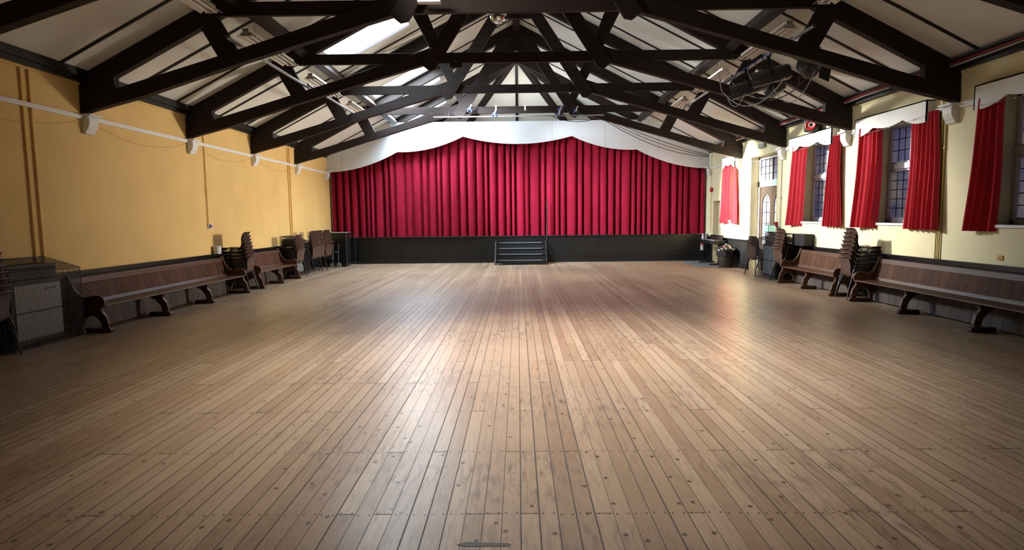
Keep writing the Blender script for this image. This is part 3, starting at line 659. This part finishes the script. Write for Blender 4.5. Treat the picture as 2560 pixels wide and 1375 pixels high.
# ---------------------------------------------------------------- far left corner
def cabinet():
    t = thing('black_cabinet', 'tall black cabinet with side rails in the far left corner by the stage', 'cabinet', (-6.18, 20.2, 0))
    MB().box(-.43, .44, -.28, .30, .03, 1.13).build('body', M['blackgloss'], t, bevel=.008)
    MB().box(-.44, .45, -.29, .31, 1.13, 1.145).build('top', M['greycable'], t)
    f = MB(); 
    for z in (.10, 1.0, 1.13): f.tube([(.46, -.29, z), (.46, .80, z)], .008, 6)
    for y in (-.29, .80): f.tube([(.46, y, .0), (.46, y, 1.13)], .008, 6)
    f.build('side_rail', M['wire'], t)
    for x, z in ((.0, .85), (.12, .50), (-.05, .28)): MB().box(x-.05, x+.05, -.29, -.28, z-.012, z+.012).build('latch', M['greycable'], t)
    for x in (-.35, .36): MB().lathe([(0, -.015), (.03, -.015), (.03, .015), (0, .015)], (x, -.2, .03), 12, (1, 0, 0)).build('castor', M['steel'], t)
cabinet()
def sack_truck():
    t = thing('folding_trolley', 'small folded luggage trolley with two wheels beside the black cabinet', 'trolley', (-6.0, 19.60, 0))
    for x in (-.12, .10):
        w = MB().lathe([(.052, -.012), (.075, -.014), (.078, 0), (.075, .014), (.052, .012)], (x, 0, .078), 20, (.25, 1, 0)).build('wheel', M['greycable'], t, smooth=50)
        MB().lathe([(0, -.01), (.05, -.01), (.05, .01), (0, .01)], (x, 0, .078), 16, (.25, 1, 0)).build('hub', M['black'], w)
    MB().tube([(-.12, 0, .08), (.10, 0, .08)], .008, 6).tube([(-.10, .02, .08), (-.10, .12, .78), (.08, .12, .78), (.08, .02, .08)], .009, 6).build('frame', M['steel'], t)
sack_truck()
tag(MB().lathe([(.0, 0), (.072, 0), (.078, .02), (.082, .15), (.086, .152), (.086, .17), (.0, .172)], (-6.57, 13.02, .865), 24).build('tub', M['paper'], None, smooth=40), 'white plastic tub on the left dado ledge behind a chair stack', 'tub')
tag(MB().box(-6.23, -6.19, 8.36, 8.40, 0, .055).box(-6.225, -6.195, 8.365, 8.395, .055, .085).build('bottle', M['bottle'], None, bevel=.006), 'tiny blue and white bottle on the floor by the near left guard', 'bottle')
def socket():
    t = thing('wall_switch', 'double switch plate on the yellow wall below a conduit', 'switch', (-HW, 12.92, 1.47))
    MB().box(0, .035, -.09, .09, -.055, .055).build('plate', M['white'], t, bevel=.006)
    MB().box(.035, .042, -.075, -.005, -.04, .04).build('rocker', M['black'], t); MB().box(.035, .042, .03, .065, -.03, .03).build('rocker', M['pink'], t)
socket()

# ---------------------------------------------------------------- far right corner
def piano():
    t = thing('digital_piano', 'black digital piano on a stand in the far right corner', 'piano', (6.38, 19.72, 0))
    MB().box(-.20, .22, -.66, .66, .66, .78).build('body', M['black'], t, bevel=.01)
    MB().box(-.205, -.04, -.60, .60, .782, .792).build('keyboard', M['greybox'], t)
    k = MB()
    for i in range(36): k.box(-.12, -.04, -.58+i*.0325, -.58+i*.0325+.012, .792, .800)
    k.build('black_keys', M['black'], t)
    MB().bar((.10, -.62, .86), (.10, .62, .86), .02, .16, (.3, 0, 1)).build('music_rest', M['black'], t)
    for y in (-.58, .54):
        l = MB().box(-.02, .06, y, y+.04, .05, .66).build('leg', M['black'], t); MB().box(-.28, .22, y-.01, y+.05, 0, .05).build('foot', M['black'], l, bevel=.01)
piano()
def bottle(x, y, z, h, r, m, label):
    t = thing('pump_bottle', label, 'bottle', (x, y, z), 0, 'bottles on the piano')
    MB().lathe([(0, 0), (r, 0), (r, h*.62), (r*.45, h*.74), (r*.4, h*.8), (0, h*.8)], (0, 0, 0), 16).build('body', m, t, smooth=40)
    MB().lathe([(0, h*.8), (r*.5, h*.8), (r*.5, h*.9), (r*.15, h*.92), (r*.15, h), (0, h)], (0, 0, 0), 12).bar((0, 0, h*.97), (-r, 0, h*.97), .012, .012).build('pump', M['paper'], t)
bottle(6.22, 20.30, .78, .19, .042, M['bottle'], 'pale blue pump bottle at the far end of the black piano'); bottle(6.33, 20.33, .78, .24, .04, M['greybox'], 'darker pump bottle behind the pale one on the piano')
t = thing('hand_sanitiser', 'white and pink bottle hanging under the far end of the piano', 'bottle', (6.16, 20.18, .42))
MB().box(-.035, .035, -.05, .05, 0, .16).build('body', M['paper'], t, bevel=.01); MB().box(-.037, .037, -.052, .052, .16, .22).build('label_band', M['pink'], t, bevel=.005)
MB().box(-.01, .01, -.02, .02, .22, .245).build('hook', M['black'], t)
def waste_bin():
    t = thing('waste_bin', 'dark round bin lined with a shiny black bag, by the piano', 'bin', (6.32, 18.30, 0)); R = .25
    MB().lathe([(0, 0), (.195, 0), (.20, .02), (.235, .46), (.245, .52), (.22, .52), (.0, .5)], (0, 0, 0), 32).build('tub', M['bin'], t, smooth=40)
    rnd = random.Random(4); g = []; n = 48
    prof = [(.255, .345), (.268, .40), (.272, .47), (.282, .52), (.275, .565), (.235, .605), (.16, .64), (.085, .66), (.045, .675), (.05, .70), (.02, .725)]
    ph = [rnd.uniform(0, 6) for _ in range(6)]
    for i in range(n+1):
        a = 2*PI*(i % n)/n; col = []
        for j, (r, z) in enumerate(prof):
            w = 1+.05*math.sin(7*a+ph[0]+j*.8)+.035*math.sin(15*a+ph[1]-j*1.3)
            col.append((r*w*math.cos(a), r*w*math.sin(a), z+.018*math.sin(5*a+ph[2]+j)*(1 if j < 8 else .3)))
        g.append(col)
    MB().sheet(g, .003).build('bin_bag', M['bag'], t, smooth=70)
waste_bin()
tag(MB().box(5.55, 6.20, 18.45, 20.30, 0, .008).build('floor_mat', M['mat'], None, bevel=.004), 'blue grey mat on the floor in front of the piano', 'mat')
def terminal():
    t = thing('wall_terminal', 'grey box with a pale green screen above the guard by the door', 'terminal', (6.43, 15.50, 1.055))
    MB().prism([(-.07, 0), (.07, 0), (.05, .09), (-.05, .09)], 0, -.03, .10).build('stand', M['greybox'], t)
    MB().box(-.08, .10, -.16, .11, .085, .275).build('case', M['greybox'], t, bevel=.015)
    MB().box(-.07, .09, -.172, -.16, .10, .255).box(-.088, -.08, -.15, .10, .10, .255).build('screen', M['screen'], t, bevel=.008)
terminal()
tag(MB().box(6.42, 6.64, 13.55, 14.15, .867, 1.14).build('black_box', M['black'], None, bevel=.01), 'black box on the right dado ledge behind a chair stack', 'box')
# ---------------------------------------------------------------- fixings on the window wall
def speaker():
    t = thing('loudspeaker', 'black loudspeaker with a red ring cone on a window pelmet', 'loudspeaker', (6.50, 13.48, 3.387), math.radians(40), None)
    MB().box(-.13, .13, -.15, .15, 0, .30).build('cabinet', M['black'], t, bevel=.015)
    MB().lathe([(.085, 0), (.115, .0), (.12, .012), (.10, .02), (.085, .008)], (-.131, 0, .14), 28, (-1, 0, 0)).build('cone_ring', M['red'], t, smooth=50)
    MB().lathe([(0, .012), (.05, .008), (.085, .004), (.085, 0), (0, 0)], (-.131, 0, .14), 24, (-1, 0, 0)).build('cone', M['paper'], t, smooth=50)
    MB().lathe([(0, .03), (.03, .02), (.04, .01), (0, .01)], (-.131, 0, .14), 18, (-1, 0, 0)).build('dust_cap', M['black'], t, smooth=50)
speaker()
t = thing('emergency_light', 'small grey emergency light on the wall above the entrance', 'emergency light', (HW, 16.55, 3.44))
MB().box(-.07, 0, -.20, .20, -.055, .055).build('case', M['greybox'], t, bevel=.01); MB().box(-.085, -.07, -.17, .10, -.045, .04).build('diffuser', M['heater'], t, bevel=.006)
t = thing('exit_sign', 'small green running man sign over the entrance door', 'sign', (HW+.215, 16.22, 2.44))
MB().box(-.006, .005, -.10, .10, -.06, .06).build('plate', M['green'], t)
MB().lathe([(0, 0), (.013, 0), (.013, .002), (0, .002)], (-.006, .035, .035), 10, (-1, 0, 0)).add([(-.008, y, z) for y, z in ((.03, .02), (.045, .015), (.03, -.015), (.06, -.045), (.045, -.05), (.01, -.02), (-.02, -.045), (-.03, -.035), (.0, -.005), (.01, .01), (-.015, .0), (-.02, .01))], [tuple(range(12))]).box(-.009, -.007, -.085, -.045, -.05, .05).build('running_man', M['paper'], t)
tag(MB().box(HW-.05, HW, 15.48, 15.59, 1.28, 1.40).box(HW-.055, HW-.05, 15.505, 15.565, 1.31, 1.37).build('call_point', M['red'], None, bevel=.006), 'red fire alarm call point beside the entrance door', 'call point')
t = thing('alarm_bell', 'red fire alarm bell in the far right corner', 'bell', (HW, 20.75, 2.45)); MB().box(-.03, 0, -.04, .04, -.04, .04).build('bracket', M['red'], t); MB().lathe([(0, 0), (.085, 0), (.08, .03), (.05, .05), (0, .055)], (-.03, 0, 0), 24, (-1, 0, 0)).build('gong', M['red'], t, smooth=50)
tag(MB().box(HW-.012, HW, 8.28, 8.38, .93, 1.0).build('socket_plate', M['brass'], None, bevel=.004), 'small brass plate low on the window wall at right', 'socket')
def pipe(name, s, y, z0, z1, m, label, clips=(), r=.011):
    t = thing(name, label, 'conduit', (s*(HW-.022), y, z0)); MB().tube([(0, 0, 0), (0, 0, z1-z0)], r, 8).build('tube', m, t, smooth=50)
    for z in clips: MB().box(-.016, .016, -.022, .022, z-z0-.012, z-z0+.012).build('clip', m, t)
pipe('conduit', -1, 8.17, .865, 3.66, M['pipe_l'], 'first amber conduit on the yellow wall above the near guard', (1.6, 2.6), .015); pipe('conduit', -1, 8.31, .865, 3.66, M['pipe_l'], 'second amber conduit on the yellow wall, right of its twin', (1.6, 2.6), .015)
pipe('conduit', -1, 12.84, 1.53, 3.66, M['pipe_l'], 'thin conduit down to the double switch on the yellow wall', (2.2,), .012); pipe('conduit', -1, 17.50, .9, 3.66, M['pipe_l'], 'far conduit on the yellow wall, left one of the pair', (2.0,), .014); pipe('conduit', -1, 17.64, .9, 3.66, M['pipe_l'], 'far conduit on the yellow wall, right one of the pair', (2.0,), .014)
pipe('conduit', 1, 9.53, .866, 3.18, M['pipe_r'], 'mustard conduit right of the widest red curtain, nearer one', (1.3, 1.9, 2.6), .013); pipe('conduit', 1, 9.61, .866, 3.60, M['pipe_r'], 'mustard conduit right of the widest red curtain, further one', (1.3, 1.9, 2.6), .013)
pipe('conduit', 1, 15.32, 1.0, 3.0, M['greycable'], 'thin grey conduit between the entrance door and a red curtain', (2.0,), .010); pipe('conduit', 1, 20.82, 1.0, 3.66, M['pipe_r'], 'thin mustard conduit down to the alarm bell in the far corner', (3.0,), .010)

# ---------------------------------------------------------------- white rails and corbels under the trusses
for i, (s, ya, yb) in enumerate([(-1, 3.0, 21.05), (1, 8.84, 9.80), (1, 11.88, 12.71), (1, 14.74, 15.60), (1, 17.4, 18.30), (1, 19.46, 21.05)]):
    struct(MB().box(s*(HW-.05), s*HW, ya, yb, 3.19, 3.215).box(s*(HW-.035), s*HW, ya, yb, 3.155, 3.19).build('trim_%d' % (i+9), M['white']), 'white picture rail on the %s wall' % ('left' if s < 0 else 'right'))
COR = [(0, -.14), (.045, -.15), (.06, -.19), (.07, -.26), (.10, -.30), (.13, -.29), (.14, -.24), (.15, -.12), (.19, -.05), (.19, 0), (0, 0)]
for s in (-1, 1):
    for k, y in enumerate(BAYS):
        if k == 0: continue
        w = ('first', 'second', 'third', 'fourth', 'last')[k-1]; z = 3.235; yy = y+.11 if k < 5 else 20.95
        lab = ('white scroll corbel on the %s wall, %s from the camera' % ('left' if s < 0 else 'right', w)) if k < 5 else 'white scroll corbel in the %s corner beside the stage curtain' % ('left' if s < 0 else 'right')
        t = thing('corbel', lab, 'corbel', (s*HW, yy, z), 0, 'white corbels under the trusses')
        MB().prism([(-s*(u*1.0), v) for u, v in [(0, -.03), (.11, -.03), (.13, -.08), (.125, -.16), (.10, -.22), (.075, -.25), (.06, -.29), (0, -.30)]], 1, -.10, .10).build('scroll', M['white'], t, bevel=.006)
        MB().box(0, -s*.17, -.14, .14, -.035, -.002).build('cap', M['white'], t, bevel=.005)
def swag(p, q, drop, n=14): return [(lerp(p[0], q[0], i/n), lerp(p[1], q[1], i/n), lerp(p[2], q[2], i/n)-drop*4*(i/n)*(1-i/n)) for i in range(n+1)]
for k in range(5):
    ya, yb = BAYS[k]+.25, BAYS[k+1]-.02
    tag(MB().tube(swag((-6.60, ya, 3.13), (-6.60, yb, 3.13), .20), .003, 5).build('hanging_wire', M['pipe_l'], None), 'thin wire sagging below the white rail on the yellow wall, %s bay from the camera' % ('first', 'second', 'third', 'fourth', 'fifth')[k], 'wire', 'wires sagging along the yellow wall')
for k, (ya, yb, lb) in enumerate([(8.84, 6.9, 'string of tiny lights along the window at the right edge'), (11.9, 9.75, 'string of tiny lights under the pelmet above the tall chair stack'), (14.8, 12.65, 'string of tiny lights under the pelmet with the loudspeaker'), (17.46, 15.5, 'string of tiny lights across the entrance light')]):
    t = thing('string_lights', lb, 'string lights', (6.49 if k < 3 else 6.652, ya, 3.09), 0, 'strings of tiny lights on the window wall'); pts = swag((0, 0, 0), (0, yb-ya, .05), .035, 20)
    MB().tube(pts, .0025, 5).build('wire', M['greycable'], t)
    for i in range(2, 20, 3): MB().lathe([(0, -.016), (.009, -.01), (.010, 0), (.005, .008), (0, .01)], pts[i], 8).build('bulb', M['white'], t)

# ---------------------------------------------------------------- overhead: strip lights, tubes, stage lights, cables
def strip_light(s, y0, label):
    L = 1.92; t = thing('strip_light', label, 'strip light', (s*4.22, y0, 4.47), 0, 'unlit strip lights below the purlins')
    MB().box(-.05, .05, 0, L, .03, .10).build('body', M['fitting'], t, bevel=.006)
    for q in (-1, 1):
        MB().prism([(q*.05, .05), (q*.15, -.02), (q*.155, -.015), (q*.05, .062)], 1, 0.03, L-.03).build('reflector', M['fitting'], t)
        MB().tube([(q*.055, .04, .005), (q*.055, L-.04, .005)], .017, 10).build('lamp_tube', M['tube'], t, smooth=50)
    for y in (0.02, L-.05): MB().box(-.085, .085, y, y+.03, -.012, .035).build('lamp_holder', M['fitting'], t)
    for y in (.35, L-.35): MB().tube([(0, y, .10), (0, y, .40)], .004, 6).build('hanger', M['greycable'], t)
for k in range(4):
    for s in (-1, 1): strip_light(s, BAYS[k]+.36, 'unlit twin tube strip light on the %s, %s from the camera' % ('left' if s < 0 else 'right', ('first', 'second', 'third', 'fourth')[k]))
def scaffold_tube(s, x, z, ya, yb, label, m=None):
    t = MB(); n = 16
    t.lathe([(.024, 0), (.024, yb-ya), (.020, yb-ya), (.020, 0), (.024, 0)], (s*x, ya, z), n, (0, 1, 0)); t.f = t.f[:-2]
    tag(t.build('scaffold_tube', m or M['galv'], None, smooth=50), label, 'tube', 'grey tubes between the trusses')
scaffold_tube(-1, 4.18, 4.225, 8.90, 12.42, 'grey tube on the left between the second and third trusses'); scaffold_tube(-1, 4.10, 4.225, 12.05, 15.35, 'grey tube on the left between the third and fourth trusses')
scaffold_tube(1, 4.18, 4.225, 8.75, 12.42, 'grey tube on the right carrying the stage lanterns'); scaffold_tube(1, 4.10, 4.225, 11.75, 15.3, 'grey tube on the right past the stage lanterns')
scaffold_tube(0, 0, 4.535, 17.9, 17.95, 'x') if False else None
def lantern(loc, dirv, L, r, label, shutter=False):
    d = Vector(dirv).normalized(); q = d.to_track_quat('X', 'Z').to_euler()
    t = thing('stage_lantern', label, 'stage light', loc, 0, 'black stage lanterns on the right tube'); t.rotation_euler = q
    MB().lathe([(0, -L/2), (r*.75, -L/2), (r, -L/2+.05), (r, L/2), (r*.9, L/2), (r*.86, L/2-.07), (0, L/2-.07)], (0, 0, 0), 24, (1, 0, 0)).build('barrel', M['barrel'], t, smooth=45)
    MB().lathe([(0, 0), (r*.85, 0), (r*.6, .02), (0, .03)], (L/2-.07, 0, 0), 20, (1, 0, 0)).build('lens', M['greybox'], t, smooth=50)
    h = r+.16
    MB().bar((0, r+.015, -.02), (0, r+.015, h), .03, .006, (0, 1, 0)).bar((0, -r-.015, -.02), (0, -r-.015, h), .03, .006, (0, 1, 0)).bar((0, -r-.015, h), (0, r+.015, h), .03, .006).build('yoke', M['steel'], t)
    MB().box(-.03, .03, -.02, .02, h, h+.05).build('clamp', M['blue'], t)
    if shutter:
        for sy in (-1, 1): MB().bar((L/2, sy*r, 0), (L/2+.18, sy*(r+.10), 0), .004, 2*r, (0, 0, 1)).build('barn_door', M['black'], t)
        MB().bar((L/2, 0, r), (L/2+.18, 0, r+.10), 2*r, .004).build('barn_door', M['black'], t)
lantern((4.05, 10.75, 3.80), (-.82, .30, -.22), .62, .125, 'long black stage lantern, lowest on the right tube'); lantern((4.22, 10.25, 3.88), (-.80, .32, -.16), .60, .125, 'long black stage lantern, upper one beside its twin')
lantern((4.50, 10.75, 3.78), (-.3, .8, -.25), .30, .12, 'short black stage lantern under the long ones'); lantern((4.62, 9.85, 3.93), (.6, .6, -.3), .30, .14, 'square shuttered black lantern nearest the truss', True)
def cable(pts, r, m, label, group=None, name='cable'): tag(MB().tube(pts, r, 6).build(name, m, None, smooth=60), label, 'cable', group)
rnd = random.Random(11)
for j, (p, q, dr, lb) in enumerate([((4.3, 10.4, 3.75), (4.7, 9.75, 3.85), .38, 'longest grey loop right of the stage lanterns'), ((3.75, 11.0, 3.70), (3.95, 10.7, 3.68), .20, 'short white loop at the lens of the lowest lantern'), ((4.05, 10.9, 4.15), (4.1, 10.6, 3.9), .08, 'short grey tail between tube and upper lantern')]): cable(swag(p, q, dr, 16), .008, M['greycable'], lb, 'cables at the stage lanterns')
for i, (p, q, dr, lb) in enumerate([((3.72, 11.1, 3.78), (4.25, 9.8, 3.75), .33, 'grey cable looping lowest under the stage lanterns'), ((4.0, 10.6, 3.66), (4.75, 9.9, 3.90), .26, 'black cable looping right of the stage lanterns'), ((3.80, 10.9, 3.92), (4.45, 10.2, 3.68), .22, 'grey cable hanging under the long lanterns'), ((4.3, 10.9, 4.18), (4.55, 10.3, 4.05), .30, 'thin black cable drooping from the lantern tube'), ((3.70, 11.3, 4.17), (3.72, 11.15, 3.78), .05, 'white cable down the open end of the lowest lantern')]):
    cable(swag(p, q, dr, 16), .009, M['greycable' if i in (0, 2, 4) else 'black'], lb, 'cables at the stage lanterns')
w = [(4.18+.035*math.cos(i*.9), 9.35+i*.045, 4.225+.035*math.sin(i*.9)) for i in range(60)]
cable(w, .009, M['blue'], 'blue and black cable coiled around the lantern tube', 'cables at the stage lanterns')
for i, (dx, dz, m, lb) in enumerate([(.20, .0, 'redcable', 'red cable along the right eaves'), (.235, .035, 'black', 'black cable along the right eaves above the red one'), (.175, -.03, 'greycable', 'grey conduit along the right eaves'), (.215, .045, 'greycable', 'pale conduit along the top of the right eaves')]):
    pts = [(HW-dx+rnd.uniform(-.008, .008), y, 3.80+dz+rnd.uniform(-.008, .008)) for y in [Y0+i2*.5 for i2 in range(50)] if y < 21]
    cable(pts, .017, M[m], lb, 'cables along the right eaves')
# lighting bar in front of the stage
t = thing('lighting_bar', 'thin grey bar slung under the last truss before the stage', 'bar', (0, 17.92, 4.53)); MB().tube([(-2.45, 0, 0), (2.55, 0, 0)], .022, 10).build('tube', M['galv'], t, smooth=50)
for x in (-2.0, 2.1): MB().tube([(x, 0, 0), (x, .12, .18)], .006, 6).build('hanger', M['steel'], t)
for i, (x, z, lb) in enumerate([(-1.38, 4.71, 'blue clamp at the left end of the last truss collar'), (-.66, 4.57, 'blue clamp left of centre on the lighting bar'), (1.28, 4.70, 'blue and white clamp high on the last truss at right'), (1.22, 4.55, 'blue clamp on the lighting bar at right'), (1.72, 4.63, 'blue clamp furthest right by the last truss brace')]):
    t = thing('blue_clamp', lb, 'clamp', (x, 17.90, z), 0, 'blue clamps at the last truss')
    MB().tube([(-.05, 0, -.05), (-.055, 0, .04), (0, 0, .075), (.055, 0, .04), (.05, 0, -.05)], .022, 8).build('jaw', M['blue'], t, smooth=50)
    MB().bar((-.01, -.03, .0), (.05, -.03, .16), .035, .02, (0, 1, 0)).build('tie', M['paper'], t)
for i, (x, lb) in enumerate([(.24, 'small white bracket at the middle of the last truss collar'), (-.62, 'small white tag left of the middle of the last collar')]):
    tag(MB().box(x-.02, x+.02, 18.085, 18.098, 4.72, 4.88).build('bracket', M['paper'], None), lb, 'bracket')
for i, (z, dr, lb) in enumerate([(4.50, .25, 'black cable swagging from the last truss to the right wall, lowest'), (4.53, .17, 'black cable swagging to the right wall, middle one'), (4.56, .10, 'thin black cable swagging to the right wall, highest')]):
    cable(swag((2.5, 18.25, z), (6.45, 20.6, 3.55+.03*i), dr, 20), .010, M['black'], lb, 'black cables swagging to the right of the stage')
cable(swag((1.0, 17.88, 4.52), (2.5, 17.95, 4.50), .16, 14), .009, M['black'], 'black cable looping under the right of the lighting bar')
# mirror ball, flat lamp and sensor
def mirror_ball():
    t = thing('mirror_ball', 'mirror ball under a light blue motor, hanging between two trusses', 'mirror ball', (-.32, 11.1, 5.18)); R = .155
    g = MB()
    g.lathe([(R*math.sin(PI*i/16), -R*math.cos(PI*i/16)) for i in range(17)], (0, 0, 0), 28)
    g.build('ball', M['mirror'], t)
    MB().lathe([(0, .155), (.06, .155), (.06, .27), (0, .27)], (-.02, 0, 0), 16).build('motor', M['cyan'], t, smooth=40)
    MB().tube([(-.02, 0, .27), (-.02, 0, 1.78)], .008, 6).build('rod', M['steel'], t)
mirror_ball()
t = thing('flat_lamp', 'white rectangular flat lamp hung under the second truss collar', 'lamp', (-1.27, 9.15, 4.74)); MB().box(-.17, .17, -.06, .06, 0, .03).build('case', M['tube'], t, bevel=.006); MB().box(-.13, .13, -.045, .045, -.004, 0).build('lens', M['white'], t)
MB().tube([(.12, 0, .03), (.15, .02, .10), (.13, .13, .12)], .004, 6).build('lead', M['greycable'], t)
tag(MB().box(-1.32, -1.08, 12.235, 12.315, 4.56, 4.65).build('sensor_box', M['black'], None, bevel=.006), 'small black box fixed under the third truss collar', 'box')
t = thing('ceiling_lamp', 'small round lamp at the gusset of the last truss', 'lamp', (0, 18.04, 6.36)); MB().lathe([(0, -.06), (.05, -.05), (.07, 0), (.05, .035), (0, .035)], (0, 0, 0), 16).build('globe', M['paper'], t, smooth=50)
tag(MB().prism([(-.315, 2.80), (-.275, 2.825), (-.06, 2.812), (-.052, 2.80), (-.06, 2.785), (-.275, 2.785)], 2, 0, .002).build('tape_strip', M['tape'], None), 'short grey strip of tape on the floor nearest the camera', 'tape')
